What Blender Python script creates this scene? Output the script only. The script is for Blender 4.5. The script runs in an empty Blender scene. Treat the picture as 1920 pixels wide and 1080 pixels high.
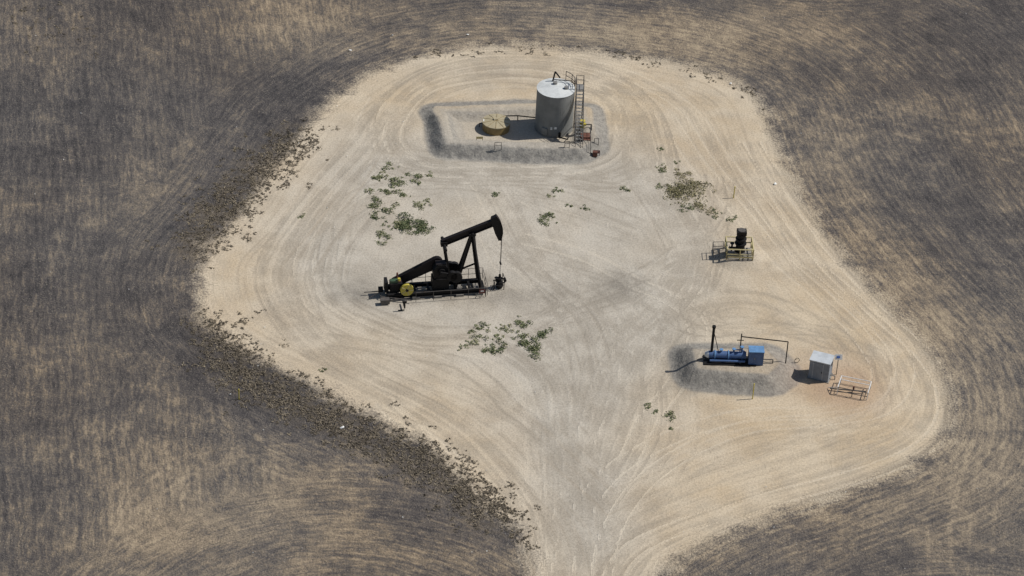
import bpy, math, random
import numpy as np
from mathutils import Vector, Matrix
random.seed(7); rng=np.random.default_rng(7)
sc=bpy.context.scene
sc.view_settings.view_transform='Standard'; sc.view_settings.look='None'; sc.view_settings.exposure=0

# ---------------- camera ----------------
D=265.0; P=math.radians(35); ROLL=math.radians(3); HF=math.radians(20)
F=960/math.tan(HF/2)
R0=np.array([1,0,0.]);U0=np.array([0,math.sin(P),math.cos(P)]);FW=np.array([0,math.cos(P),-math.sin(P)])
CR=math.cos(ROLL)*R0+math.sin(ROLL)*U0; CU=-math.sin(ROLL)*R0+math.cos(ROLL)*U0
CP=np.array([0,-D*math.cos(P),D*math.sin(P)])
cd=bpy.data.cameras.new('camera');cam=bpy.data.objects.new('camera',cd);sc.collection.objects.link(cam)
cd.sensor_width=36;cd.lens=18/math.tan(HF/2);cd.clip_end=20000;cd.clip_start=1
M=Matrix(((CR[0],CU[0],-FW[0],CP[0]),(CR[1],CU[1],-FW[1],CP[1]),(CR[2],CU[2],-FW[2],CP[2]),(0,0,0,1)))
cam.matrix_world=M; sc.camera=cam
def g(px,py,z=0.0):
    """site survey: ground coordinate (metres) of a point read off the aerial photograph"""
    d=(px-960)/F*CR-(py-540)/F*CU+FW
    t=(z-CP[2])/d[2]; p=CP+d*t
    return (float(p[0]),float(p[1]))
def G(l,z=0.0): return np.array([g(a[0],a[1],z) for a in l])

# ---------------- light ----------------
sun_el=math.radians(50); sa=np.array([0.97,0.20]); sa/=np.linalg.norm(sa)
sdir=Vector((sa[0]*math.cos(sun_el),sa[1]*math.cos(sun_el),math.sin(sun_el)))
sl=bpy.data.lights.new('sun','SUN');sl.energy=4.2;sl.angle=math.radians(.5);sl.color=(1,.975,.935)
so=bpy.data.objects.new('sun',sl);sc.collection.objects.link(so);so.rotation_euler=sdir.to_track_quat('Z','Y').to_euler()
w=bpy.data.worlds.new('World');sc.world=w;w.use_nodes=True
nt=w.node_tree;bg=nt.nodes['Background'];sk=nt.nodes.new('ShaderNodeTexSky');sk.sky_type='NISHITA';sk.sun_disc=False
sk.sun_elevation=sun_el;sk.sun_rotation=math.atan2(sa[0],sa[1]);nt.links.new(sk.outputs[0],bg.inputs[0]);bg.inputs[1].default_value=0.075

# ---------------- maths ----------------
def smooth(pts,n=8,closed=False):
    pts=np.array(pts,float);N=len(pts);out=[]
    rngi=range(N if closed else N-1)
    for i in rngi:
        if closed: p0,p1,p2,p3=pts[i-1],pts[i],pts[(i+1)%N],pts[(i+2)%N]
        else: p0,p1,p2,p3=pts[max(i-1,0)],pts[i],pts[i+1],pts[min(i+2,N-1)]
        for k in range(n):
            t=k/n
            out.append(0.5*((2*p1)+(-p0+p2)*t+(2*p0-5*p1+4*p2-p3)*t*t+(-p0+3*p1-3*p2+p3)*t**3))
    if not closed: out.append(pts[-1])
    return np.array(out)
def dseg(X,Y,a,b):
    ab=b-a;L=ab@ab+1e-9
    t=np.clip(((X-a[0])*ab[0]+(Y-a[1])*ab[1])/L,0,1)
    return np.hypot(X-a[0]-t*ab[0],Y-a[1]-t*ab[1])
def dline(X,Y,pl,closed=False):
    d=np.full(np.shape(X),1e9);n=len(pl)
    for i in range(n if closed else n-1): d=np.minimum(d,dseg(X,Y,pl[i],pl[(i+1)%n]))
    return d
def inside(X,Y,pl):
    c=np.zeros(np.shape(X),bool);n=len(pl)
    for i in range(n):
        a=pl[i];b=pl[(i+1)%n]
        if a[1]==b[1]: continue
        cond=((a[1]>Y)!=(b[1]>Y))&(X<(b[0]-a[0])*(Y-a[1])/(b[1]-a[1])+a[0]); c^=cond
    return c
def sstep(a,b,x):
    t=np.clip((x-a)/(b-a),0,1);return t*t*(3-2*t)
LAT=rng.random((512,512))
def vn(X,Y,s,o=0):
    x=np.asarray(X)*s+o*17.3+1000;y=np.asarray(Y)*s+o*9.1+1000
    xi=np.floor(x).astype(int);yi=np.floor(y).astype(int);fx=x-xi;fy=y-yi
    fx=fx*fx*(3-2*fx);fy=fy*fy*(3-2*fy)
    a=LAT[xi%512,yi%512];b=LAT[(xi+1)%512,yi%512];c=LAT[xi%512,(yi+1)%512];d=LAT[(xi+1)%512,(yi+1)%512]
    return (a*(1-fx)+b*fx)*(1-fy)+(c*(1-fx)+d*fx)*fy
def fbm(X,Y,s,o=0,k=3):
    r=0;am=.5;t=0
    for i in range(k): r=r+am*vn(X,Y,s*2**i,o+i*3);t+=am;am*=.55
    return r/t

# ---------------- site features ----------------
pad_px=[(940,88),(1060,93),(1180,107),(1290,125),(1370,152),(1418,190),(1442,240),(1465,300),(1500,370),(1545,435),(1600,505),(1665,578),(1725,640),(1765,700),(1780,765),(1765,820),(1715,862),(1640,897),(1540,932),(1440,966),(1350,1002),(1270,1045),(1225,1090),(1200,1160),(1200,1400),(1010,1400),(1010,1160),(1003,1060),(982,1005),(940,958),(885,908),(835,860),(780,820),(710,778),(630,737),(555,700),(482,663),(424,628),(392,590),(380,530),(392,478),(438,422),(490,358),(540,292),(588,228),(648,175),(715,134),(795,106),(868,92)]
PAD=smooth(G(pad_px),4,True)
berm_crest=G([(824,195),(843,264),(960,270),(1085,274),(1108,260),(1100,196),(1010,190),(824,195)],.95)
mound_top=G([(1298,654),(1308,690),(1440,702),(1464,682),(1436,654)],.95)
wmound=np.array(g(1386,480))
def berms(X,Y):
    wob=(vn(X,Y,.5,1)-.5)*.35+(vn(X,Y,1.7,4)-.5)*.15
    d=dline(X,Y,berm_crest)+wob
    back=sstep(.0,1.,(Y-berm_crest[0][1]+2.5)/2.5)
    a=(1.0-.6*back)*(1-sstep(.2,1.8,d))
    d2=dline(X,Y,mound_top,True)*np.where(inside(X,Y,mound_top),-1,1)+wob*.8
    return a,.95*(1-sstep(-.1,1.95,d2)),d,d2
def height(X,Y):
    X=np.asarray(X,float);Y=np.asarray(Y,float)
    a,b,_,_=berms(X,Y)
    d=np.hypot(X-wmound[0],(Y-wmound[1]))
    return np.maximum(np.maximum(a,b),.3*(1-sstep(1.2,2.8,d)))

def axis(a,b,st,ext):
    m=list(np.arange(a,b+1e-6,st));s=st;v=b;hi=[]
    while v<ext: s*=1.35;v+=s;hi.append(v)
    s=st;v=a;lo=[]
    while v>-ext: s*=1.35;v-=s;lo.append(v)
    return np.array(lo[::-1]+m+hi)
xs=axis(-62,62,.14,5000);ys=axis(-47,64,.17,5000)
X,Y=np.meshgrid(xs,ys)   # rows = y
nx,ny=len(xs),len(ys)
sd=dline(X,Y,PAD,True); ins=inside(X,Y,PAD); sd=np.where(ins,sd,-sd)
H=height(X,Y)
relief=(fbm(X,Y,.12,5)-.5)*.25+(fbm(X,Y,.9,8)-.5)*.06
near=sstep(-1,3,-sd)
Z=H+relief*(0.25+.75*near)*(1-np.clip(H*3,0,1)*.6)+(fbm(X,Y,1.6,9)-.5)*.10*np.clip(H*2,0,1)
Z-=.06*near
# flow coordinate of the tillage passes (metres across the pass)
flow=-sd.copy()
# straight drill rows on the west side of the field, cross-faded with the headland passes round the pad
rowc=X*.985+Y*.17
c1=np.array(g(650,1230));e=np.hypot((X-c1[0])/1.15,(Y-c1[1]))
c2=np.array(g(1850,1300));e2=np.hypot(X-c2[0],(Y-c2[1])/.95)
f1=sstep(-3.5,3.5,(22-e)+(fbm(X,Y,.15,4)-.5)*8)*sstep(.3,2,-sd)*sstep(-52,-36,X);f2=sstep(-3.5,3.5,(19-e2)+(fbm(X,Y,.15,7)-.5)*8)*sstep(.3,2.,-sd)
c3=np.array(g(1500,-250));e3=np.hypot(X-c3[0],(Y-c3[1]))
f3=sstep(-4,4,(34-e3)+(fbm(X,Y,.1,11)-.5)*14)*.8
f4=sstep(-3,3,(-sd-9.5)+(fbm(X,Y,.08,13)-.5)*9)*sstep(-12,-20,X)*1.0
f4=f4*(1-f1*.9)
use1=(f1>f4)&(X>-50)
flow2=np.where(use1&(f1>0),e,np.where(f2>0,e2+70,np.where(f4>0,rowc+300,e3+140)));fm=np.maximum(np.maximum(f1,f2),np.maximum(f3,f4))
# tyre tracks
def stamp(track,pl,w,v):
    for i in range(len(pl)-1):
        a=pl[i];b=pl[i+1];m=w+.1
        i0,i1=np.searchsorted(xs,[min(a[0],b[0])-m,max(a[0],b[0])+m]);j0,j1=np.searchsorted(ys,[min(a[1],b[1])-m,max(a[1],b[1])+m])
        if i1<=i0 or j1<=j0: continue
        d=dseg(X[j0:j1,i0:i1],Y[j0:j1,i0:i1],a,b)
        val=v*(1-sstep(w*.45,w,d))
        t=track[j0:j1,i0:i1]
        track[j0:j1,i0:i1]=np.where(np.abs(val)>np.abs(t),val,t)
def offs(pl,o):
    t=np.gradient(pl,axis=0);n=np.stack([-t[:,1],t[:,0]],1);n/=np.linalg.norm(n,axis=1)[:,None]+1e-9
    return pl+n*(o[:,None] if hasattr(o,'__len__') else o)
T=[([(1050,1150),(1040,1080),(1000,950),(900,830),(780,750),(660,690),(580,625),(540,560),(530,500),(560,430),(620,350),(690,270),(740,200),(800,150),(900,122),(1020,122),(1120,145),(1190,200),(1215,270),(1225,340),(1270,420),(1300,480),(1290,550)],9,3.4),
([(1085,1200),(1080,1080),(1085,900),(1110,760),(1170,650),(1270,560),(1315,480),(1280,400),(1225,330),(1200,260),(1175,200),(1120,165)],7,2.0),
([(1110,1200),(1100,1080),(1150,960),(1250,870),(1400,810),(1560,800),(1660,770),(1690,700),(1640,620),(1560,545),(1480,480),(1420,400),(1340,300),(1280,210),(1180,150),(1060,118)],6,2.5),
([(1120,1200),(1125,1080),(1200,1000),(1400,925),(1600,865),(1710,810),(1735,730),(1690,650),(1600,570),(1520,490),(1440,380),(1380,270)],9,1.9),
([(1070,1200),(1075,1080),(1095,850),(1100,700),(1080,600),(1000,520),(930,460)],6,1.5),
([(1060,1200),(1060,1080),(1050,900),(1020,760),(990,690),(900,640),(780,640),(680,610),(610,560),(600,480),(640,400)],5,2.),
([(1085,1200),(1085,1080),(1120,860),(1190,720),(1180,640),(1130,560),(1020,500),(960,400),(900,330),(760,300),(720,250),(745,190)],4,2.5),
([(1075,1200),(1072,1080),(1075,850),(1060,700),(1040,640)],7,1.6),
([(1100,1200),(1095,1080),(1130,880),(1175,760),(1180,660),(1150,590)],6,1.2),
([(700,300),(780,310),(960,325),(1100,335),(1200,330),(1280,350)],5,1.8),
([(1090,165),(1000,140),(900,142),(800,165),(750,220),(745,270),(800,314),(900,322),(1060,326),(1150,300),(1170,240),(1150,190),(1090,165)],7,1.6),
([(1150,980),(1230,840),(1240,740),(1230,650),(1260,590),(1400,560),(1520,600),(1640,680)],4,1.2),
([(1280,560),(1340,600),(1480,600),(1600,640),(1680,700)],4,1.5),
([(700,760),(900,900),(980,1000),(1010,1150)],4,1.2),([(1480,940),(1300,1010),(1220,1080),(1180,1180)],5,1.2),
([(980,600),(1100,560),(1240,500),(1320,430),(1340,330)],4,1.6),([(600,640),(760,690),(940,760),(1040,880),(1060,1040)],4,1.6),([(960,470),(1120,520),(1260,600),(1230,720),(1150,860)],4,1.8),([(620,520),(640,440),(720,370),(860,350),(1000,380),(1180,440)],4,1.6),
]
track=np.zeros_like(X)
for pts,n,sp in T:
    base=smooth(G(pts),10)
    for k in range(n):
        o=random.uniform(-sp,sp)+np.interp(np.arange(len(base)),np.linspace(0,len(base),7),rng.normal(0,.75,7))
        v=random.choice([1,1,.8,-.8,.6])*random.uniform(.4,1)
        for s in (-.85,.85): stamp(track,offs(base,o+s),random.uniform(.14,.27),v)
ftrack=np.zeros_like(X)
FT=[([(1420,160),(1500,230),(1570,320),(1640,420),(1800,560),(1960,650)],3,1.),([(100,1090),(170,860),(300,680),(370,520)],2,1.5),([(60,-30),(90,150),(120,330),(60,600)],2,1.),
([(1230,-30),(1280,60),(1400,130),(1600,200),(1960,290)],3,2.),([(0,350),(200,330),(420,230),(700,90),(1000,40),(1300,60)],2,1.5),([(1790,1090),(1800,900),(1830,700),(1780,560)],2,1.5),([(1500,520),(1620,640),(1780,700),(1850,850),(1960,900)],1,1.),
([(500,-30),(515,120),(480,260)],2,.6),([(400,640),(420,760),(520,860),(700,870),(860,920)],2,1.2),([(200,1090),(260,930),(400,850),(600,840)],2,1.),([(1210,1090),(1330,1010),(1500,960),(1700,900),(1790,800),(1760,650),(1640,520),(1540,400),(1480,250)],4,2.2),([(760,60),(960,45),(1150,60),(1350,110)],3,1.6)]
for pts,n,sp in FT:
    base=smooth(G(pts),10)
    for k in range(n):
        o=random.uniform(-sp,sp)+np.interp(np.arange(len(base)),np.linspace(0,len(base),6),rng.normal(0,.6,6))
        v=random.uniform(.35,.8)
        for s in (-.95,.95): stamp(ftrack,offs(base,o+s),random.uniform(.15,.3),v)
def blob(px,py,rx,ry,p=1.):
    c=g(px,py);s=19.5
    dd=np.hypot((X-c[0])/(rx/s),(Y-c[1])/(ry/s/.57));return np.exp(-dd**2*p)
grey=np.clip(.95*blob(950,520,350,170)+.75*blob(1080,700,150,260)+.75*blob(950,320,330,100)+.6*blob(1090,970,90,170)+.6*blob(1250,480,140,180)+.5*blob(700,450,230,230)+.3*blob(950,140,300,50),0,1)
grey=np.clip(grey+(fbm(X,Y,.15,2)-.5)*.7,0,1)
_,_,db,dm=berms(X,Y)
# grey gravel on the bank faces, darkened to paint in their shade; paler crest
bfloor=inside(X,Y,berm_crest)*1.0
faceb=sstep(.35,.7,db)*(1-sstep(1.7,2.2,db))*np.where(bfloor>0,.5,1.)
facem=sstep(-.2,.3,dm)*(1-sstep(1.9,2.4,dm))
bermm=np.clip(np.maximum(faceb,facem)+.35*np.clip(H*2,0,1),0,1)
red=np.clip(blob(1560,715,75,40)+.6*blob(1600,740,50,30),0,1)
stain_shade=np.clip(.85*blob(1165,535,45,28)+.95*blob(665,545,40,22)+1.*blob(820,556,110,14)+.5*blob(920,530,40,20)+.5*blob(1120,270,30,20)+.6*blob(1384,492,30,14)+.35*blob(1000,545,120,30)+.6*blob(1350,722,90,18)+.5*blob(1275,680,25,40)+.4*blob(1080,280,40,15)+.2*blob(1060,620,90,60),0,1)  # stains and dark patches, plus pumpjack skid shade painted into the soil
tan=.5*blob(650,60,400,90)+.5*blob(1300,50,250,60)+.35*blob(430,900,260,160)+.5*blob(560,1000,300,90)+.4*blob(1560,250,90,130)+.3*blob(320,560,90,300)-.5*blob(1850,120,250,160)-.6*blob(100,150,230,280)-.4*blob(560,790,300,60)+.3*blob(1850,850,90,200)-.3*blob(430,250,120,160)-.7*blob(480,690,110,60)+.3*blob(1150,60,500,40)+.5*np.exp(-((-sd-3.5)/4)**2)*(X>2)-.3*blob(1780,420,120,160)-.3*blob(950,900,120,90)-.4*blob(60,550,120,400)-.45*np.exp(-((-sd-4)/3.5)**2)*(X<-14)
up_b=G([(560,255),(515,300),(455,350),(405,410),(375,465)])
lo_b=G([(408,610),(430,665),(500,725),(600,775),(700,820),(800,865),(870,905),(930,965)])
scr=np.maximum(1-sstep(.8,4.2,dline(X,Y,up_b)),1-sstep(.8,3.8,dline(X,Y,lo_b)))
def mesh_np(name,V,Fq,mat,attrs=None,smoothf=True):
    me=bpy.data.meshes.new(name);k=Fq.shape[1]
    me.vertices.add(len(V));me.vertices.foreach_set('co',V.astype(np.float32).ravel())
    me.loops.add(Fq.size);me.loops.foreach_set('vertex_index',Fq.astype(np.int32).ravel())
    me.polygons.add(len(Fq));me.polygons.foreach_set('loop_start',np.arange(0,Fq.size,k,dtype=np.int32))
    try: me.polygons.foreach_set('loop_total',np.full(len(Fq),k,dtype=np.int32))
    except Exception: pass
    me.update(calc_edges=True)
    me.polygons.foreach_set('use_smooth',np.full(len(Fq),smoothf))
    if attrs:
        for n,a in attrs.items():
            at=me.attributes.new(n,'FLOAT','POINT');at.data.foreach_set('value',a.astype(np.float32).ravel())
    ob=bpy.data.objects.new(name,me);sc.collection.objects.link(ob);me.materials.append(mat);return ob

# ---------------- node helper ----------------
class NT:
    def __init__(s,name):
        s.m=bpy.data.materials.new(name);s.m.use_nodes=True;s.t=s.m.node_tree;s.b=s.t.nodes['Principled BSDF']
    def n(s,t,**k):
        x=s.t.nodes.new(t)
        for a,v in k.items(): setattr(x,a,v)
        return x
    def i(s,sock,v):
        if isinstance(v,bpy.types.NodeSocket): s.t.links.new(v,sock)
        elif v is not None:
            if hasattr(v,'__len__') and len(v)==3 and sock.type=='RGBA': v=(*v,1)
            sock.default_value=v
    def math(s,op,a,b=None,clamp=False,c=None):
        x=s.n('ShaderNodeMath',operation=op);x.use_clamp=clamp;s.i(x.inputs[0],a);s.i(x.inputs[1],b);s.i(x.inputs[2],c);return x.outputs[0]
    def attr(s,n): return s.n('ShaderNodeAttribute',attribute_name=n).outputs['Fac']
    def noise(s,vec,scale,detail=3,rough=.55,dist=0):
        x=s.n('ShaderNodeTexNoise');s.i(x.inputs['Vector'],vec);x.inputs['Scale'].default_value=scale;x.inputs['Detail'].default_value=detail;x.inputs['Roughness'].default_value=rough;x.inputs['Distortion'].default_value=dist;return x.outputs[0]
    def ramp(s,f,stops):
        x=s.n('ShaderNodeValToRGB');s.i(x.inputs[0],f);e=x.color_ramp.elements
        while len(e)<len(stops): e.new(.5)
        for el,(p,c) in zip(e,stops): el.position=p;el.color=(*c,1)
        return x.outputs[0]
    def mr(s,v,a,b,c=0.,d=1.,sm=True):
        x=s.n('ShaderNodeMapRange');x.interpolation_type='SMOOTHSTEP' if sm else 'LINEAR'
        s.i(x.inputs[0],v)
        for k,q in enumerate((a,b,c,d)): s.i(x.inputs[k+1],q)
        return x.outputs[0]
    def mix(s,f,a,b,bt='MIX'):
        x=s.n('ShaderNodeMix',data_type='RGBA',blend_type=bt);s.i(x.inputs[0],f);s.i(x.inputs[6],a);s.i(x.inputs[7],b);return x.outputs[2]
    def comb(s,a,b,c):
        x=s.n('ShaderNodeCombineXYZ');s.i(x.inputs[0],a);s.i(x.inputs[1],b);s.i(x.inputs[2],c);return x.outputs[0]

def ground_mat():
    N=NT('ground_soil');geo=N.n('ShaderNodeNewGeometry');pos=geo.outputs['Position']
    sp=N.n('ShaderNodeSeparateXYZ');N.i(sp.inputs[0],pos);x,y=sp.outputs[0],sp.outputs[1]
    A=N.attr;M_=N.math
    wn=N.noise(pos,.10,0);wn2=N.noise(pos,.9,0)
    def warped(f): return M_('MULTIPLY_ADD',wn2,.25,c=M_('MULTIPLY_ADD',wn,.9,c=f))
    wA=warped(A('flow'));wB=warped(A('flow2'))
    def streak(wp,a,b,det,o=0,r=.6):
        return N.noise(N.comb(M_('MULTIPLY',wp,a),M_('MULTIPLY_ADD',x,b,c=float(o)),M_('MULTIPLY',y,b)),1,det,r)
    def allst(wp):
        a=streak(wp,1.5,.16,3,0,.7);b=streak(wp,.33,.05,1,20);c=streak(wp,4.6,.55,2,40,.65)
        rows=M_('SINE',M_('MULTIPLY',wp,2*math.pi/.75))
        t=M_('MULTIPLY',a,.75);t=M_('MULTIPLY_ADD',b,.35,c=t);t=M_('MULTIPLY_ADD',c,1.0,c=t);return M_('MULTIPLY_ADD',rows,.055,c=t)
    sA=allst(wA);sB=allst(wB)
    fmx=N.n('ShaderNodeMix',data_type='FLOAT');N.i(fmx.inputs[0],A('fm'));N.i(fmx.inputs[2],sA);N.i(fmx.inputs[3],sB);S=fmx.outputs[0]
    patch=N.noise(pos,.045,4,.62);p2=N.noise(pos,.35,4,.72);p3=N.noise(pos,1.1,3,.75);fine=N.noise(pos,5,3,.75);fine2=N.noise(pos,2.0,3,.7)
    t=M_('MULTIPLY_ADD',patch,1.45,c=S);t=M_('MULTIPLY_ADD',p2,1.05,c=t);t=M_('MULTIPLY_ADD',p3,.75,c=t);t=M_('MULTIPLY_ADD',fine,.9,c=t)
    t=M_('DIVIDE',t,6.15)
    t=M_('MULTIPLY_ADD',A('tanm'),.065,c=t)
    t=M_('MULTIPLY_ADD',A('ftrack'),N.mr(p2,.3,.6,.0,.04),c=t)
    field=N.ramp(t,[(.415,(.048,.043,.042)),(.475,(.088,.076,.069)),(.520,(.140,.115,.092)),(.560,(.245,.188,.128)),(.625,(.40,.31,.205))])
    cool=N.mr(N.noise(pos,.03,2,.6),.33,.62)
    field=N.mix(M_('MULTIPLY',cool,.55),field,N.ramp(t,[(.415,(.054,.052,.055)),(.487,(.106,.098,.094)),(.543,(.19,.165,.136)),(.625,(.35,.29,.21))]))
    spk=N.mr(N.noise(pos,9,1,.6),.64,.72)
    field=N.mix(M_('MULTIPLY',spk,.45),field,(.43,.37,.28))
    spk2=N.mr(N.noise(pos,7,2,.6),.60,.70)
    field=N.mix(M_('MULTIPLY',spk2,.5),field,(.035,.030,.028))
    sc_=M_('MULTIPLY',A('scr'),N.mr(p3,.38,.56))
    field=N.mix(M_('MULTIPLY',sc_,.75),field,(.088,.073,.057))
    # pad
    n1=N.noise(pos,.18,3,.6)
    sand=N.mix(N.mr(n1,.35,.65),(.525,.43,.305),(.465,.36,.235))
    gr=N.mix(N.mr(n1,.35,.65),(.465,.418,.345),(.395,.352,.288))
    col=N.mix(A('grey'),sand,gr)
    edge=N.mr(A('sdm'),.2,4.5,1.,0.)
    col=N.mix(M_('MULTIPLY',edge,.35),col,(.57,.48,.355))
    def ps(a,o): return N.noise(N.comb(M_('MULTIPLY',M_('MULTIPLY_ADD',wn,1.2,c=A('sdm')),a),M_('MULTIPLY_ADD',x,.06,c=o),M_('MULTIPLY',y,.06)),1,2,.65)
    fade=M_('MULTIPLY',N.mr(A('sdm'),7.,13.,1.,.25),N.mr(p2,.3,.6,.4,1.))
    col=N.mix(M_('MULTIPLY',M_('MULTIPLY',N.mr(ps(2.2,0.),.47,.68),fade),.42),col,(.31,.25,.18))
    col=N.mix(M_('MULTIPLY',M_('MULTIPLY',N.mr(ps(3.6,9.),.5,.70),fade),.22),col,(.60,.51,.385))
    tr=A('track');tn=N.mr(p2,.33,.55,.2,1.)
    trd=M_('MULTIPLY',M_('MAXIMUM',tr,0.),tn);trl=M_('MULTIPLY',M_('MAXIMUM',M_('MULTIPLY',tr,-1.),0.),tn)
    col=N.mix(M_('MULTIPLY',trd,.46),col,(.235,.198,.152))
    col=N.mix(M_('MULTIPLY',trl,.42),col,(.61,.53,.41))
    blot=N.mr(p2,.46,.68);col=N.mix(M_('MULTIPLY',blot,.28),col,(.31,.268,.21))
    col=N.mix(M_('MULTIPLY',A('bfloor'),.5),col,(.41,.365,.295))
    col=N.mix(M_('MULTIPLY',A('bermm'),.9),col,N.mix(N.mr(fine2,.35,.65),(.175,.165,.15),(.275,.257,.225)))
    col=N.mix(M_('MULTIPLY',A('red'),.6),col,(.36,.235,.15))
    st=M_('MULTIPLY',A('stain_shade'),N.mr(p2,.3,.65,.35,1.))
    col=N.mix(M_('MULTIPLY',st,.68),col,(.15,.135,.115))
    col=N.mix(1.,col,N.ramp(fine,[(.25,(.70,.70,.70)),(.5,(.99,.99,.99)),(.75,(1.16,1.16,1.16))]),'MULTIPLY')
    ds=N.mr(fine2,.62,.76);col=N.mix(M_('MULTIPLY',ds,.38),col,(.18,.15,.10))
    m=M_('MULTIPLY_ADD',M_('SUBTRACT',p2,.5),5.5,c=A('sdm'))
    m=M_('MULTIPLY_ADD',M_('SUBTRACT',fine,.5),3.6,c=m)
    mask=N.mr(m,-1.5,.9)
    N.i(N.b.inputs['Base Color'],N.mix(mask,field,col))
    N.b.inputs['Roughness'].default_value=.95;N.b.inputs['Specular IOR Level'].default_value=.15
    inv=N.mr(A('sdm'),-.5,.8,1.,.24)
    hgt=M_('MULTIPLY',M_('ADD',fine,M_('MULTIPLY',p3,.9)),inv)
    hgt=M_('MULTIPLY_ADD',M_('ABSOLUTE',tr),-.12,c=hgt);hgt=M_('MULTIPLY_ADD',M_('MULTIPLY',p3,A('bermm')),.4,c=hgt)
    b=N.n('ShaderNodeBump');b.inputs['Distance'].default_value=.22;b.inputs['Strength'].default_value=.85;N.i(b.inputs['Height'],hgt);N.i(N.b.inputs['Normal'],b.outputs[0])
    return N.m
idx=np.arange(nx*ny).reshape(ny,nx)
FQ=np.stack([idx[:-1,:-1],idx[:-1,1:],idx[1:,1:],idx[1:,:-1]],-1).reshape(-1,4)
ground=mesh_np('ground',np.stack([X,Y,Z],-1).reshape(-1,3),FQ,ground_mat(),dict(flow=flow,flow2=flow2,fm=fm,ftrack=ftrack,sdm=sd,track=track,grey=grey,bermm=bermm,bfloor=bfloor,red=red,stain_shade=stain_shade,tanm=tan,scr=scr))
def gz(x,y):
    i=int(np.clip(np.searchsorted(xs,x),1,nx-1));j=int(np.clip(np.searchsorted(ys,y),1,ny-1));return float(Z[j,i])

# ---------------- materials ----------------
def paint(name,col,rough=.5,metal=0.,wear=(.16,.09,.05),amt=.35,ns=3.,leafy=False):
    N=NT(name);tc=N.n('ShaderNodeTexCoord').outputs['Object']
    a=N.noise(tc,ns,5,.65);b=N.noise(tc,ns*5,3,.6)
    c=N.mix(N.mr(a,.3,.7,0.,1.),tuple(v*.78 for v in col),tuple(min(v*1.12,.9) for v in col))
    c=N.mix(N.math('MULTIPLY',N.mr(a,.55,.72),amt),c,wear)
    c=N.mix(N.math('MULTIPLY',N.mr(b,.55,.75),amt*.5),c,tuple(v*.6 for v in wear))
    N.i(N.b.inputs['Base Color'],c);N.b.inputs['Roughness'].default_value=rough;N.b.inputs['Metallic'].default_value=metal
    if col[0]<.03: N.b.inputs['Specular IOR Level'].default_value=.25
    return N.m
m_black=paint('black_oily_steel',(.009,.008,.008),.65,.0,(.018,.013,.011),.6)
m_dark=paint('dark_brown_paint',(.015,.011,.011),.6,.0,(.032,.018,.014),.5)
m_yel=paint('yellow_paint',(.50,.41,.06),.5);m_dkyel=paint('faded_yellow_paint',(.52,.44,.22),.6)
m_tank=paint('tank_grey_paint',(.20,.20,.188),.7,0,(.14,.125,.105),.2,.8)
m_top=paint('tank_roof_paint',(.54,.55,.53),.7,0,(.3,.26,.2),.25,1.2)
m_steel=paint('galvanised_steel',(.26,.25,.23),.5,.2);m_rail=paint('weathered_steel_rail',(.085,.075,.066),.65)
m_fib=paint('fibreglass_tan',(.38,.32,.20),.6,0,(.2,.16,.10),.5,2.);m_fibside=paint('fibreglass_side',(.22,.155,.06),.5)
m_rust=paint('rusty_steel',(.12,.045,.028),.8);m_blue=paint('blue_paint',(.055,.11,.24),.5,0,(.07,.065,.06),.45)
m_ltblue=paint('light_blue_paint',(.12,.25,.44),.5,0,(.2,.2,.2),.3);m_white=paint('white_paint',(.70,.69,.66),.5,0,(.3,.22,.15),.3)
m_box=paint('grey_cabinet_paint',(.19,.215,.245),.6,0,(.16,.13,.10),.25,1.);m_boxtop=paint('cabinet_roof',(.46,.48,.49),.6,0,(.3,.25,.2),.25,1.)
m_red=paint('dark_red_paint',(.13,.03,.025),.6);m_conc=paint('concrete',(.24,.22,.19),.9,0,(.14,.12,.10),.5,2.)
m_signblue=paint('sign_blue',(.05,.14,.45),.5);m_green=paint('green_paint',(.05,.09,.045),.5);m_litter=paint('litter_white',(.72,.71,.67),.8)

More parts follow.
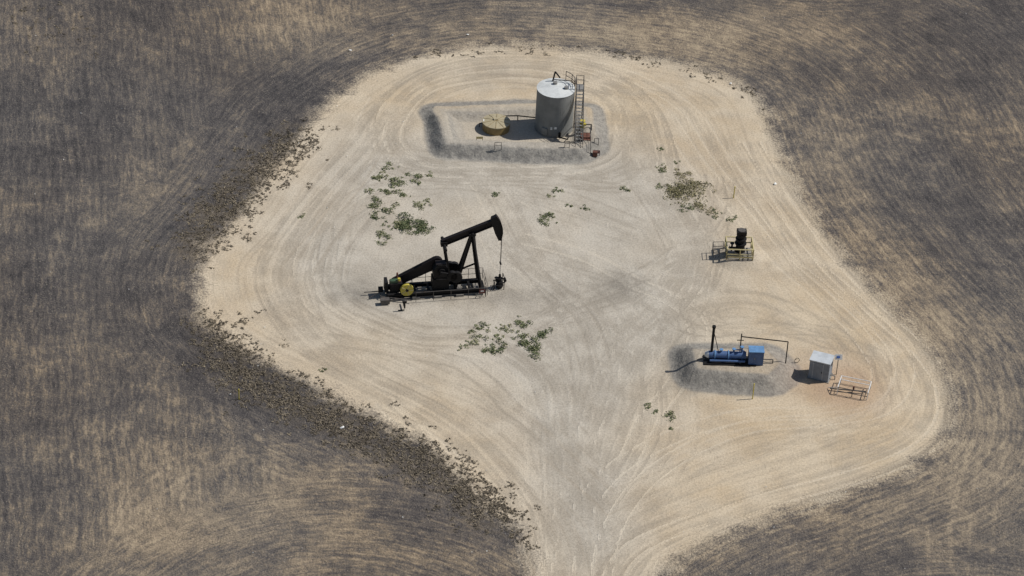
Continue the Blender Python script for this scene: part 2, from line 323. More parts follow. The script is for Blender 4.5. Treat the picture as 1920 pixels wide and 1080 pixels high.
# ---------------- mesh builder ----------------
class Obj:
    def __init__(s,name,p,yaw=0,z=None):
        s.e=bpy.data.objects.new(name,None);sc.collection.objects.link(s.e);s.e.empty_display_size=.5
        s.e.location=(p[0],p[1],gz(*p) if z is None else z);s.e.rotation_euler[2]=yaw;s.parts={}
    def q(s,part,mat):
        k=(part,mat.name)
        if k not in s.parts: s.parts[k]=([],[],mat,[])
        return s.parts[k]
    def add(s,part,mat,V,Fs,sm=False):
        v,f,_,fl=s.q(part,mat);o=len(v);v.extend([tuple(a) for a in V]);f.extend([tuple(i+o for i in a) for a in Fs]);fl.extend([sm and len(a)==4]*len(Fs))
    def box(s,part,mat,c,d,ry=0,rz=0,rx=0):
        R=Matrix.Rotation(rz,3,'Z')@Matrix.Rotation(ry,3,'Y')@Matrix.Rotation(rx,3,'X')
        V=[];c=Vector(c)
        for z in(-.5,.5):
            for x,y in((-.5,-.5),(.5,-.5),(.5,.5),(-.5,.5)): V.append(c+R@Vector((x*d[0],y*d[1],z*d[2])))
        s.add(part,mat,V,[(3,2,1,0),(4,5,6,7),(0,1,5,4),(1,2,6,5),(2,3,7,6),(3,0,4,7)])
    def cyl(s,part,mat,a,b,r,r2=None,n=10):
        a=Vector(a);b=Vector(b);r2=r if r2 is None else r2;ax=(b-a).normalized()
        u=ax.orthogonal().normalized();v=ax.cross(u);V=[]
        for p,rr in((a,r),(b,r2)):
            for i in range(n):
                t=2*math.pi*i/n;V.append(p+(u*math.cos(t)+v*math.sin(t))*rr)
        Fs=[(i,(i+1)%n,n+(i+1)%n,n+i) for i in range(n)]+[tuple(range(n))[::-1],tuple(range(n,2*n))]
        s.add(part,mat,V,Fs,n>5)
    def tube(s,part,mat,pts,r,n=6):
        for a,b in zip(pts[:-1],pts[1:]): s.cyl(part,mat,a,b,r,n=n)
    def beam(s,part,mat,a,b,w,h):
        """I-beam between two points"""
        a=Vector(a);b=Vector(b);ax=(b-a);L=ax.length;ax.normalize()
        side=Vector((0,0,1)).cross(ax)
        if side.length<.05: side=Vector((0,1,0))
        side.normalize();up=ax.cross(side)
        for (o,ww,hh) in((0,w*.25,h*.8),(h*.44,w,h*.12),(-h*.44,w,h*.12)):
            V=[]
            for p in(a,b):
                for x,y in((-.5,-.5),(.5,-.5),(.5,.5),(-.5,.5)): V.append(p+side*x*ww+up*(y*hh+o))
            s.add(part,mat,V,[(3,2,1,0),(4,5,6,7),(0,1,5,4),(1,2,6,5),(2,3,7,6),(3,0,4,7)])
    def ext(s,part,mat,poly,y0,y1):
        """extrude xz polygon in y"""
        n=len(poly);V=[(x,y0,z) for x,z in poly]+[(x,y1,z) for x,z in poly]
        s.add(part,mat,V,[tuple(range(n)),tuple(range(n,2*n))[::-1]]+[((i+1)%n,i,n+i,n+(i+1)%n) for i in range(n)])
    def rail(s,part,mat,pts,h=1.05,r=.025,step=1.2,mid=True):
        for a,b in zip(pts[:-1],pts[1:]):
            a=Vector(a);b=Vector(b);k=max(1,round((b-a).length/step))
            for i in range(k+1):
                p=a.lerp(b,i/k);s.cyl(part,mat,p,p+Vector((0,0,h)),r,n=5)
            for z in((h,h*.5) if mid else (h,)): s.cyl(part,mat,a+Vector((0,0,z)),b+Vector((0,0,z)),r,n=5)
    def done(s):
        for (part,_),(v,f,mat,fl) in s.parts.items():
            me=bpy.data.meshes.new(part);me.from_pydata(v,[],f);me.materials.append(mat);me.polygons.foreach_set('use_smooth',fl)
            me.update();o=bpy.data.objects.new(part,me);sc.collection.objects.link(o);o.parent=s.e

# ---------------- pumpjack ----------------
a=g(745,549);b=g(935,536);yaw=math.atan2(b[1]-a[1],b[0]-a[0])
pj=Obj('oil_pumpjack',g(879,543),yaw)
for y in(-.75,.75): pj.beam('skid',m_black,(-7.6,y,.42),(1.25,y,.42),.28,.38)
for x in np.arange(-7.5,1.3,1.25): pj.beam('skid',m_black,(x,-.6,.40),(x,.6,.40),.2,.26)
for x in(-7,-5,-3,-1,.8): pj.box('footing',m_conc,(x,0,.1),(.7,2.1,.26))
for y in(-1,1):
    pj.beam('samson_post',m_black,(.95,.92*y,.6),(.12,.16*y,6.05),.2,.24)
    pj.beam('samson_post',m_black,(-1.35,.42*y,.6),(.02,.12*y,5.95),.2,.26)
for z,wf in((1.8,.77),(3.2,.56),(4.5,.37)): 
    t=(z-.6)/5.45;xx=.95-.83*t;pj.beam('post_brace',m_black,(xx,-wf,z),(xx,wf,z),.1,.14)
pj.beam('post_brace',m_black,(.78,-.75,1.8),(.5,.5,3.4),.08,.1)
pj.beam('post_brace',m_black,(-.9,0,2.3),(.6,0,2.9),.1,.14)
pj.box('saddle_bearing',m_black,(.1,0,6.12),(.6,.55,.22));pj.cyl('saddle_bearing',m_black,(.1,-.4,6.2),(.1,.4,6.2),.14)
A0=Vector((-2.55,0,5.38));A1=Vector((2.0,0,7.22))
pj.beam('walking_beam',m_dark,A0,A1,.34,.66)
ang=math.atan2(A1.z-A0.z,A1.x-A0.x)
for t in(.15,.5,.85):
    p=A0.lerp(A1,t);pj.box('walking_beam',m_dark,p,(.05,.32,.5),ry=-ang)
arc=[(.1+2.72*math.cos(math.radians(q)),6.2+2.72*math.sin(math.radians(q))) for q in np.linspace(40,-19,14)]
pj.ext('horse_head',m_black,arc+[(2.5,5.3),(2.15,6.1),(1.93,6.8),(1.72,7.35),(1.78,7.75)],-.2,.2)
arc2=[(.1+2.77*math.cos(math.radians(q)),6.2+2.77*math.sin(math.radians(q))) for q in np.linspace(40,-19,14)]
pj.ext('horse_head_face',m_dark,arc2+arc[::-1],-.27,.27)
wx=2.82
for y in(-.1,.1): pj.tube('bridle',m_rail,[(wx,y,6.1),(wx,y,2.75)],.022,5)
pj.box('carrier_bar',m_black,(wx,0,2.7),(.14,.4,.12));pj.cyl('polished_rod',m_steel,(wx,0,2.9),(wx,0,1.3),.03,n=6)
pj.cyl('equalizer',m_black,(-2.45,-1.05,5.2),(-2.45,1.05,5.2),.15);pj.box('equalizer',m_black,(-2.45,0,5.3),(.6,.5,.45))
pin=(-1.95,2.15)
for y in(-1,1):
    pj.beam('pitman_arm',m_black,(-2.45,1.0*y,5.2),(pin[0],1.0*y,pin[1]),.1,.16)
    pj.box('crank',m_black,(-1.95,.78*y,2.25),(1.9,.16,.42),ry=.28)
    for q,r in(((-1.35,2.05),.55),((-1.75,2.2),.48)):
        pj.cyl('counterweight',m_black,(q[0],.60*y,q[1]),(q[0],.95*y,q[1]),r,n=18)
pj.cyl('crankshaft',m_black,(-2.65,-.9,2.5),(-2.65,.9,2.5),.13)
pj.ext('gearbox',m_black,[(-3.35,1.7),(-2.0,1.7),(-1.95,2.6),(-2.3,3.15),(-3.0,3.2),(-3.4,2.6)],-.42,.42)
pj.box('gearbox_pedestal',m_black,(-2.7,0,1.15),(1.5,1.1,1.12));pj.box('gearbox_lid',m_dark,(-2.7,0,3.2),(.9,.7,.1))
pj.cyl('brake_drum',m_black,(-2.65,-.62,2.5),(-2.65,-.5,2.5),.35,n=16)
def stadium(p,q,r0,r1,n=9):
    p=Vector(p);q=Vector(q);d=q-p;a=math.atan2(d.y,d.x);o=[]
    for i in range(n): t=a+math.pi/2+math.pi*i/(n-1);o.append((p.x+r0*math.cos(t),p.y+r0*math.sin(t)))
    for i in range(n): t=a-math.pi/2+math.pi*i/(n-1);o.append((q.x+r1*math.cos(t),q.y+r1*math.sin(t)))
    return o
pj.ext('belt_guard',m_dark,stadium((-6.7,.95),(-2.95,2.85),.42,.55),.46,.86)
pj.ext('belt_guard_edge',m_black,stadium((-6.7,.95),(-2.95,2.85),.46,.59),.60,.68)
# engine
pj.box('engine',m_black,(-6.75,-.1,1.05),(1.1,.8,.9));pj.box('engine',m_green,(-6.95,-.15,1.6),(.7,.4,.3))
pj.cyl('engine_head',m_rust,(-7.3,-.1,1.5),(-6.3,-.1,1.5),.17);pj.box('radiator',m_black,(-7.65,0,1.15),(.28,.9,1.1))
pj.cyl('flywheel',m_yel,(-5.85,-.95,1.05),(-5.85,-.72,1.05),.60,n=28);pj.cyl('flywheel_hub',m_black,(-5.85,-1.0,1.05),(-5.85,-.9,1.05),.14,n=14)
for k in range(5):
    t=k*1.2566;pj.box('flywheel_spoke',m_dkyel,(-5.85+.35*math.cos(t),-.965,1.05+.35*math.sin(t)),(.45,.03,.07),ry=-t)
pj.cyl('flywheel_hub',m_black,(-6.4,-.6,1.05),(-5.2,-.6,1.05),.1)
pj.cyl('muffler',m_rust,(-6.6,.2,1.6),(-6.6,.2,2.25),.09);pj.cyl('air_cleaner',m_yel,(-6.5,-.3,1.75),(-6.5,-.3,2.0),.13)
pj.box('battery_box',m_rail,(-7.9,-1.35,.35),(.8,.5,.45));pj.cyl('fuel_drum',m_black,(-8.3,.1,.6),(-7.9,.1,.6),.3,n=14)
pj.tube('fuel_line',m_rail,[(-9.6,.2,.35),(-8.2,.2,.35),(-8.2,-.6,.35),(-5.5,-1.5,.3)],.05)
pj.tube('fuel_line',m_rail,[(-9.3,-.5,.15),(-8.4,-.4,.6),(-7.6,-.3,.6)],.04)
pj.tube('riser_pipe',m_black,[(-6.3,-1.5,.3),(-6.3,-2.6,.3),(-6.3,-2.6,1.0)],.07);pj.box('riser_pipe',m_black,(-6.3,-2.6,.95),(.35,.12,.2));pj.tube('riser_pipe',m_black,[(-6.3,-2.6,.1),(-6.9,-2.6,.1)],.05)
pj.rail('safety_rail',m_rail,[(-5.1,-1.45,.1),(1.3,-1.45,.1),(1.3,-1.2,.1)],1.0,.028,1.6)
pj.rail('safety_rail',m_rail,[(-5.1,1.45,.1),(1.5,1.45,.1)],1.2,.025,1.3);pj.rail('safety_rail',m_rail,[(-5.1,1.45,.1),(-5.1,.9,.1)],1.2,.025)
pj.rail('safety_rail',m_rail,[(1.5,1.45,.1),(1.5,-1.2,.1)],1.1,.025)
for y in(-.17,.17): pj.cyl('ladder',m_steel,(.98,y+.2,.6),(.32,y+.1,6.2),.025,n=5)
for k in range(18):
    t=(k+.5)/18;pj.cyl('ladder',m_steel,(.98-.66*t,.03-.0*t,.6+5.6*t),(.98-.66*t,.37-.1*t,.6+5.6*t),.018,n=4)
pj.box('warning_sign',m_red,(.95,-1.5,.75),(.55,.03,.4));pj.box('warning_sign',m_white,(.95,-1.52,.8),(.3,.012,.12))
pj.done()
c,s_=math.cos(yaw),math.sin(yaw);pp=pj.e.location
wh=Obj('wellhead',(pp[0]+c*wx,pp[1]+s_*wx),yaw)
for z0,z1,r in((0,.25,.28),(.25,.35,.36),(.35,.6,.2),(.6,.68,.3),(.68,1.0,.16),(1.0,1.08,.24),(1.08,1.45,.11)): wh.cyl('casing_stack',m_black,(0,0,z0-.03),(0,0,z1),r,n=14)
wh.tube('flow_line',m_black,[(0,0,.85),(-.55,0,.85),(-.55,-.3,.85),(-.55,-.3,-.1)],.06);wh.tube('flow_line',m_black,[(0,0,.45),(.5,.1,.45),(.5,.1,1.0)],.06)
wh.cyl('valve',m_black,(-.3,-.0,.72),(-.3,0,1.1),.1);wh.cyl('valve_wheel',m_black,(-.3,0,1.1),(-.3,0,1.13),.2);wh.cyl('valve_wheel',m_black,(.5,-.1,.75),(.5,.3,.75),.14)
wh.tube('guard',m_black,[(.35,-.4,0),(.35,-.4,1.3),(.35,.4,1.3),(.35,.4,0)],.035);wh.tube('guard',m_black,[(-.9,-.5,0),(-.7,-.5,.6),(.1,-.5,.6)],.035)
wh.done()

# ---------------- storage tank ----------------
tc_=g(1038,240);tb=gz(*tc_)+.02
tk=Obj('storage_tank',tc_,0,tb)
r=1.87;h=4.6;n=56
V=[];Fs=[]
for z in(0,h):
    for i in range(n): t=2*math.pi*i/n;V.append((r*math.cos(t),r*math.sin(t),z))
Fs=[(i,(i+1)%n,n+(i+1)%n,n+i) for i in range(n)]
tk.add('shell',m_tank,V,Fs,True)
for z in(.06,h-.04): tk.cyl('weld_band',m_tank,(0,0,z-.03),(0,0,z+.03),r+.02,n=n)
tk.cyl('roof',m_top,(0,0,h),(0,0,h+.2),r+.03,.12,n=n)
tk.cyl('roof_hatch',m_steel,(-.1,.5,h+.1),(-.1,.5,h+.38),.22,n=14);tk.cyl('roof_hatch',m_steel,(1.0,-.2,h),(1.0,-.2,h+.35),.2,n=14)
tk.tube('vent_pipe',m_black,[(-.35,1.2,h),(-.15,1.25,h+1.1),(.35,1.25,h+.45)],.08)
tk.tube('vent_pipe',m_rail,[(-.35,1.1,h+.3),(1.5,.9,h+.35),(1.75,.3,h+.4)],.05)
pts=[(r*math.cos(math.radians(q)),r*math.sin(math.radians(q)),h) for q in(60,35,15,-5)]
tk.rail('roof_rail',m_rail,pts,1.0,.035,1.0)
tk.box('number_plate',m_white,(.15,-r-.02,1.1),(.28,.02,.22));tk.box('number_plate',m_white,(-.25,-r-.01,1.05),(.2,.02,.3))
tk.box('manway',m_tank,(-.9,-1.68,.6),(.6,.15,.7),rz=-.5)
tk.tube('fill_line',m_black,[(-1.7,.9,.5),(-3.6,1.1,.5),(-5.2,.9,.5)],.06);tk.tube('fill_line',m_black,[(-3.6,1.1,.5),(-3.6,1.1,0)],.05)
tk.tube('drain_line',m_black,[(.6,-1.7,.35),(.6,-2.3,.35),(1.4,-2.6,.35),(1.4,-3.3,.9)],.07);tk.cyl('valve',m_black,(.6,-2.1,.2),(.6,-2.1,.75),.13)
tk.done()
# steel stair
st=Obj('steel_staircase',tc_,math.radians(2),tb)
x0,x1=2.0,2.72;yt,yb,zt,zb=-.1,-4.9,4.55,-.0
for x in(x0,x1):
    st.beam('stringer',m_steel,(x,yt,zt),(x,yb,zb),.07,.2)
    for hh in(.5,1.0): st.tube('handrail',m_rail,[(x,yt,zt+hh),(x,yb,zb+hh)],.025)
    for k in range(6): t=k/5;st.cyl('handrail',m_rail,(x,yt+(yb-yt)*t,zt+(zb-zt)*t),(x,yt+(yb-yt)*t,zt+(zb-zt)*t+1.0),.022,n=5)
    st.rail('handrail',m_rail,[(x,yt,zt),(x,yt+1.0,zt)],1.05,.03,1.)
for k in range(19):
    t=(k+.5)/19;st.box('tread',m_steel,((x0+x1)/2,yt+(yb-yt)*t,zt+(zb-zt)*t+.05),(x1-x0,.20,.035))
st.box('landing',m_steel,((x0+x1)/2,yt+.5,zt),(x1-x0,1.05,.06))
st.rail('handrail',m_rail,[(x0,yt+1.0,zt),(x1,yt+1.0,zt)],1.05,.03,1.)
for x in(x0,x1): st.cyl('support_leg',m_rail,(x,yt+.2,0),(x,yt+.2,zt),.05);st.cyl('support_leg',m_rail,(x,-2.4,0),(x,-2.4,2.3),.04);st.tube('support_leg',m_rail,[(x,yt+.2,.3),(x,-2.4,2.2)],.03)
st.done()
ys_=Obj('yellow_valve_manifold',g(1091,254));ys_.cyl('body',m_yel,(0,0,0),(0,0,.8),.18);ys_.cyl('body',m_yel,(-.3,0,.5),(.35,0,.5),.14);ys_.cyl('handwheel',m_yel,(0,0,.88),(0,0,.93),.26,n=14);ys_.cyl('handwheel',m_yel,(0,0,.7),(0,0,.9),.05);ys_.tube('pipe',m_black,[(.3,0,.5),(.9,0,.5),(.9,-.6,.2)],.05);ys_.done()
# berm crossover step
cs=Obj('berm_crossover_steps',g(1097,292),math.radians(2),0)
for k in range(6):
    z=.17*(k+1);y=.27*k;cs.box('step',m_rust,(0,y,z),(.95,.26,.05))
    cs.box('riser',m_rust,(0,y+.14,z+.06),(.95,.02,.12))
cs.box('platform',m_rust,(0,2.0,1.12),(.95,.9,.05))
for x in(-.5,.5):
    cs.box('side',m_rust,(x,.85,.6),(.05,2.0,.24),rx=.56)
    cs.tube('handrail',m_rail,[(x,-.1,.1),(x,-.1,1.0),(x,1.6,2.0),(x,2.5,2.0),(x,2.5,.6)],.028);cs.cyl('handrail',m_rail,(x,1.6,1.),(x,1.6,2.0),.025);cs.tube('handrail',m_rail,[(x,-.1,.6),(x,1.6,1.55),(x,2.5,1.55)],.02)
cs.box('load_box',m_rust,(.95,-.1,.35),(.45,.4,.5));cs.tube('load_line',m_rail,[(.9,1.2,.2),(.9,1.2,1.3),(1.3,1.2,1.3),(1.3,1.2,.2)],.03)
cs.done()
def small_sign(name,p,wd,ht,mat,leg=.9,yaw=0):
    o=Obj(name,p,yaw)
    for x in(-wd/2,wd/2): o.cyl('post',m_rail,(x,0,-.1),(x,0,leg),.028,n=6)
    if mat: o.box('board',mat,(0,-.03,leg-ht/2),(wd+.06,.03,ht));
    else:
        o.tube('frame',m_rail,[(-wd/2,0,leg),(wd/2,0,leg)],.028);o.tube('frame',m_rail,[(-wd/2,0,leg*.6),(wd/2,0,leg*.6)],.022)
    return o
o=small_sign('warning_sign',g(1119,292),.5,.35,m_red,.6);o.box('label',m_white,(0,-.05,.45),(.3,.01,.06));o.done()
small_sign('pipe_stand',g(933,292),.65,.5,None,.85).done();small_sign('pipe_stand',g(899,264),.6,.25,m_dkyel,.5,.1).done();small_sign('pipe_stand',g(1062,292),.45,.25,None,.7).done()
# ---------------- low round tank ----------------
tc2=g(930,241);lt=Obj('low_round_tank',tc2)
r=1.36;h=.85
lt.cyl('shell',m_fibside,(0,0,-.05),(0,0,h),r,n=44);lt.cyl('rim',m_fib,(0,0,h-.06),(0,0,h+.02),r+.04,n=44);lt.cyl('cover',m_fib,(0,0,h+.02),(0,0,h+.14),r-.03,.15,n=44)
for k in range(5):
    t=math.pi*k/5+.3;lt.tube('cover_rib',m_fibside,[(r*math.cos(t),r*math.sin(t),h+.03),(0,0,h+.15),(-r*math.cos(t),-r*math.sin(t),h+.03)],.025,5)
lt.box('cover_hatch',m_fib,(-.1,.15,h+.2),(.38,.38,.08),rz=.3);lt.tube('overflow_pipe',m_rail,[(-r,.2,.4),(-r-.3,.2,.4),(-r-.3,.2,0)],.05)
lt.box('ladder_rung',m_white,(-1.25,.0,h-.1),(.1,.4,.3));lt.done()

# ---------------- vertical wellhead with fence ----------------
vs=Obj('fenced_wellhead',g(1386,481),math.radians(2))
for z0,z1,r_,mt in((0,.35,.5,m_conc),(.35,.45,.48,m_black),(.45,1.2,.42,m_black),(1.2,1.3,.55,m_black),(1.3,1.7,.38,m_black),(1.7,1.8,.52,m_black),(1.8,2.15,.36,m_black),(2.15,2.25,.46,m_black)): vs.cyl('body',mt,(0,0,z0-.03),(0,0,z1),r_,n=20)
vs.box('top_box',m_black,(0,0,2.45),(.9,.75,.36));vs.cyl('top_cap',m_rail,(0,0,2.63),(0,0,2.70),.36,n=14)
vs.tube('side_valve',m_black,[(-1.0,-.2,.8),(0,-.2,.8)],.12,8);vs.cyl('side_valve',m_black,(-.8,-.2,.5),(-.8,-.2,1.3),.09);vs.cyl('side_valve',m_black,(-.8,-.2,1.28),(-.8,-.2,1.32),.2);vs.cyl('side_valve',m_rail,(-1.0,-.2,.8),(-1.05,-.2,.8),.2)
vs.rail('yellow_fence',m_dkyel,[(-1.3,-1,.0),(1.15,-1,.0),(1.15,1.1,.0),(-1.3,1.1,.0),(-1.3,-1,.0)],1.15,.06,1.2)
vs.box('fence_board',m_dkyel,(.0,-1.07,.35),(2.4,.04,.18));vs.box('pad',m_conc,(0,0,.02),(2.2,1.9,.1))
vs.rail('side_rail',m_rail,[(-2.5,-.6,-.1),(-1.4,-.5,-.1)],1.0,.03,.6);vs.rail('side_rail',m_rail,[(-2.5,-.6,-.1),(-2.5,.5,-.1),(-1.5,.6,-.1)],1.0,.03,1.)
vs.done()

# ---------------- blue separator on mound ----------------
bs=Obj('blue_separator',g(1376,680,.8),math.radians(2))
bs.cyl('vessel',m_blue,(-2.3,.1,.62),(1.0,.1,.62),.34,n=22);bs.cyl('vessel_end',m_white,(-2.62,.1,.62),(-2.3,.1,.62),.2,.35,n=20);bs.cyl('flange',m_ltblue,(-1.8,.1,.62),(-1.7,.1,.62),.42,n=20);bs.cyl('flange',m_ltblue,(-.6,.1,.62),(-.5,.1,.62),.42,n=20)
for x in(-1.9,-.4,.7): bs.box('saddle',m_blue,(x,.1,.2),(.16,.6,.4))
bs.box('skid',m_black,(-.4,0,.06),(4.6,1.4,.12));bs.cyl('lower_pipe',m_blue,(-2.2,-.45,.35),(.9,-.45,.35),.1)
for x,z in((-1.2,1.15),(-.1,1.25),(.6,1.5)): bs.cyl('nozzle',m_blue,(x,.1,.9),(x,.1,z),.09);bs.cyl('nozzle',m_ltblue,(x,.1,z),(x,.1,z+.06),.17,n=12)
bs.tube('piping',m_blue,[(-.1,.1,1.2),(.6,.1,1.2),(1.0,.3,.8)],.06)
bs.box('cabinet',m_blue,(1.85,-.1,.75),(1.3,.9,1.4));bs.box('cabinet_lid',m_ltblue,(1.85,-.1,1.47),(1.36,.98,.06));bs.box('cabinet_door',m_blue,(2.0,-.565,.75),(.7,.02,1.1));bs.box('door_handle',m_steel,(1.72,-.59,.8),(.05,.03,.2))
bs.cyl('flue_stack',m_black,(-2.05,.1,.85),(-2.05,.1,3.55),.12,n=12);bs.cyl('flue_cap',m_black,(-2.05,.1,3.5),(-2.05,.1,3.7),.17,n=12);bs.tube('stack_brace',m_black,[(-2.0,.1,3.0),(-1.45,.3,.9)],.035)
bs.tube('overhead_pipe',m_black,[(.55,1.0,-.2),(.55,1.0,2.0),(4.6,.3,2.1),(4.6,.3,-.9)],.05);bs.tube('overhead_pipe',m_black,[(.2,1.0,1.6),(.8,1.0,1.6)],.04);bs.tube('overhead_pipe',m_black,[(.55,1.0,2.0),(.55,1.0,2.3)],.05)
bs.tube('outlet_pipe',m_rail,[(2.5,-.1,.4),(3.4,-.1,.4),(3.4,-.1,-.3),(5.6,.2,-.9)],.05)
bs.tube('inlet_pipe',m_rail,[(-2.6,-.1,.3),(-3.3,-.1,.1)],.05)
bs.done()

# ---------------- meter cabinet ----------------
mh=Obj('meter_house',g(1537,705),math.radians(-18))
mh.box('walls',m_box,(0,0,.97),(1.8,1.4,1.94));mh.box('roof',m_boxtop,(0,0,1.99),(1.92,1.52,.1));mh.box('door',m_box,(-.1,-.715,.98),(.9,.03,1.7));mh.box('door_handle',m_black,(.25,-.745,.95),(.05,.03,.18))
for q in(-.55,.35):mh.box('door_frame',m_boxtop,(q,-.72,.98),(.03,.03,1.7))
mh.box('vent',m_black,(.912,.1,1.5),(.02,.4,.25));mh.box('plinth',m_conc,(0,0,.02),(2.0,1.6,.1))
mh.tube('pipe',m_steel,[(.9,.0,.4),(1.35,.0,.4),(1.35,-.0,0)],.05);mh.done()
sg=Obj('identification_sign',g(1568,702),math.radians(4));sg.cyl('post',m_rail,(0,0,-.2),(0,0,1.9),.035,n=8)
sg.box('board',m_white,(0,-.05,1.95),(.66,.03,.5),rx=-.3);sg.box('stand_in_mark',m_signblue,(-.03,-.078,1.96),(.30,.012,.18),rx=-.3);sg.done()
# pipe rack
rk=Obj('pipe_guard_rack',g(1600,734),math.radians(-14))
for x in(-1.3,1.35):
    rk.tube('end_frame',m_white,[(x,-.85,0),(x,-.85,.75),(x,.9,.75),(x,.9,0)],.038)
    rk.tube('end_frame',m_rail,[(x,-.85,.35),(x,.9,.35)],.025)
for y,z,mt in((-.85,.75,m_rail),(.9,.75,m_white),(-.85,.35,m_rail),(.9,.35,m_white)): rk.tube('long_rail',mt,[(-1.3,y,z),(1.35,y,z)],.036)
rk.cyl('long_rail',m_rail,(0,-.85,0),(0,-.85,.75),.035);rk.tube('meter_run',m_rail,[(-2.0,-.5,.2),(-.5,-.3,.25),(1.1,0,.25)],.06);rk.cyl('valve',m_rust,(0,-.1,.2),(0,-.1,.6),.08);rk.tube('long_rail',m_white,[(-1.3,-.85,.75),(-2.2,-.3,.1)],.03);rk.done()
hs=Obj('hose_coil',g(1494,680));hs.tube('hose',m_black,[(.22*math.cos(t),.1*math.sin(t*1.3),.25+.22*math.sin(t)) for t in np.linspace(0,9,22)],.02,5);hs.done()
def marker(px,py,hh,tilt=0):
    o=Obj('pipeline_marker_post',g(px,py));o.cyl('post',m_yel,(0,0,-.1),(tilt,0,hh),.045,n=8);o.cyl('cap',m_yel,(tilt,0,hh),(tilt,0,hh+.1),.055,n=8);o.done()
marker(1411,748,1.55);marker(1375,371,1.2,.05);marker(448,748,1.0)
# litter
def litter(px,py,s):
    p=g(px,py);z=gz(*p);V=[];
    for i in range(6):
        t=i*math.pi/3+random.random()*.6;rr=s*random.uniform(.5,1);V.append((p[0]+rr*math.cos(t),p[1]+rr*.8*math.sin(t),z+.05+random.random()*.12))
    V.append((p[0],p[1],z+.18));return np.array(V)
LV=[];LF=[]
lst=[(642,801,.30),(1453,346,.22),(657,95,.25),(877,66,.18),(1370,158,.18),(736,66,.13),(432,740,.12),(1052,530,.08),(1545,250,.1),(320,880,.08),(1660,520,.08),(560,270,.1)]
for _ in range(90): lst.append((random.uniform(0,1920),random.uniform(0,1080),random.uniform(.03,.08)))
for px,py,s in lst:
    v=litter(px,py,s);o=len(LV)*7;LV.append(v);LF+= [(o+i,o+(i+1)%6,o+6) for i in range(6)]
mesh_np('litter',np.concatenate(LV),np.array(LF),m_litter,None,False)

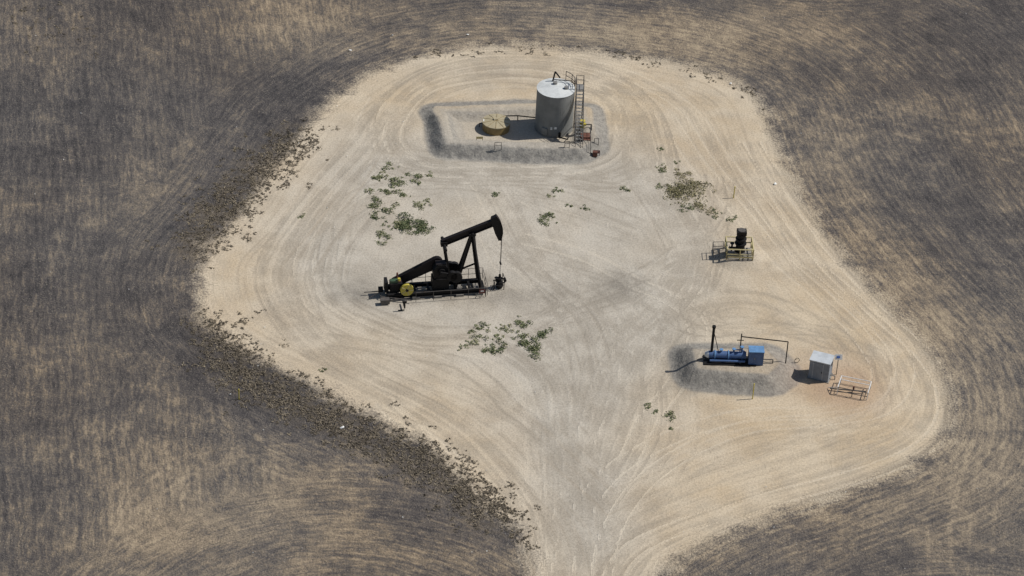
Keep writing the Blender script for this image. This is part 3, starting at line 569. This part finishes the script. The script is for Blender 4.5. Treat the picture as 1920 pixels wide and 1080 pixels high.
# ---------------- vegetation ----------------
def leaf_mat(name,a,b,c):
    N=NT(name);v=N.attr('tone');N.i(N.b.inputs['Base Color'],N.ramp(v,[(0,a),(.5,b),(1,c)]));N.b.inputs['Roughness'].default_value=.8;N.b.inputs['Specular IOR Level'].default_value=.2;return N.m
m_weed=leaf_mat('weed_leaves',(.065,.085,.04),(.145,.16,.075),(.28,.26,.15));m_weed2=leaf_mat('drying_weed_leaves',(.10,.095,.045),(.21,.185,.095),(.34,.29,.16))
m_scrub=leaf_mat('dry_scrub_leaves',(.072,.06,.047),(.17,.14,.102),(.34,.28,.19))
def clumps(name,items,mat,dens=200,ls=.11,hf=.35,spread=1.):
    """items: (x,y,r) irregular low plants made of many small leaves"""
    Vs=[];Ts=[]
    for (cx,cy,r) in items:
        k=max(4,int(r*6)+5);subs=[(cx+rng.normal(0,r*.52*spread),cy+rng.normal(0,r*.6*spread),r*rng.uniform(.12,.5)) for _ in range(k)]
        pt=rng.normal(0,.12)
        for sx,sy,sr in subs:
            n=max(8,int(dens*sr*sr*3.1))
            q=rng.random((n,2));rr=sr*q[:,0]**.6*rng.uniform(.7,1.5,n);th=q[:,1]*6.283
            x=sx+rr*np.cos(th);y=sy+rr*np.sin(th)*1.1;zt=np.clip(1-(rr/sr)**2,0,1)*sr*hf*1.4+.02
            z=gz(sx,sy)+zt*rng.uniform(.2,1,n)
            c=np.stack([x,y,z],1);d1=rng.normal(0,1,(n,3));d1[:,2]=d1[:,2]*.4+.15;d1/=np.linalg.norm(d1,axis=1)[:,None]
            d2=rng.normal(0,1,(n,3));d2[:,2]*=.3;d2-=d1*(d1*d2).sum(1)[:,None];d2/=np.linalg.norm(d2,axis=1)[:,None]
            L=ls*rng.uniform(.6,1.5,n)[:,None]
            tri=np.stack([c-d2*L*.45,c+d2*L*.45,c+d1*L*1.4],1);Vs.append(tri.reshape(-1,3))
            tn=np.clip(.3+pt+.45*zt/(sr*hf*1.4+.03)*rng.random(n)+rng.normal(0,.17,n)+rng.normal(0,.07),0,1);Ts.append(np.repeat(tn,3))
    V=np.concatenate(Vs);T_=np.concatenate(Ts);return mesh_np(name,V,np.arange(len(V)).reshape(-1,3),mat,dict(tone=T_),False)
def W(l,k=1.08): return [(*g(a,b),r/19.5*k) for a,b,r in l]
clumps('weed_patch',W([(715,330,14),(745,342,20),(720,360,18),(782,336,14),(805,330,8),(727,313,11),(710,388,20),(752,362,11),(785,385,13),(802,378,9),(768,420,27),(752,426,18),(715,446,15),(790,430,19),(700,408,8),(725,424,10),(740,388,8)]),m_weed,115,.105,.3)
clumps('weed_patch',W([(931,362,8),(1042,357,8),(1028,411,15),(1022,407,10),(1097,390,8),(1170,355,9),(1068,386,5),(1030,366,5)]),m_weed,120,.105,.3)
clumps('weed_patch',W([(1290,362,32),(1320,385,22),(1270,375,18),(1268,322,15),(1330,395,14),(1310,345,20),(1285,330,17),(1275,350,30)]),m_weed2,62,.095,.25)
clumps('weed_patch',W([(1238,318,11),(1268,304,6),(1376,412,8),(1232,350,7),(1255,355,9),(1340,398,11),(1238,279,5),(1290,390,11)]),m_weed,110,.105,.3)
clumps('weed_patch',W([(895,635,13),(868,650,8),(900,615,14),(940,614,13),(980,612,13),(1020,625,15),(940,637,13),(920,658,13),(975,633,12),(995,650,20),(945,654,11),(885,622,7)]),m_weed,115,.105,.3)
clumps('weed_patch',W([(1215,762,8),(1260,780,12),(1232,771,5),(607,692,6),(565,406,6),(1258,804,4)]),m_weed,110,.105,.3)
sc_items=[]
def band(pl,n,w,o=0):
    L=np.cumsum(np.r_[0,np.linalg.norm(np.diff(pl,axis=0),axis=1)])
    for _ in range(n):
        t=random.random()*L[-1];x=np.interp(t,L,pl[:,0])+random.gauss(0,w)+o;y=np.interp(t,L,pl[:,1])+random.gauss(0,w)
        sc_items.append((x,y,random.uniform(.1,.42)))
band(up_b,430,1.7);band(lo_b,820,1.5,-.3)
band(G([(900,905),(960,975),(985,1020)]),40,.5)
band(G([(780,110),(940,85),(1060,88),(1200,108),(1380,155),(1445,200)]),45,.9)
band(G([(70,20),(110,60),(150,90)]),26,2.2)
clumps('dry_scrub',sc_items,m_scrub,52,.085,.4,1.5)
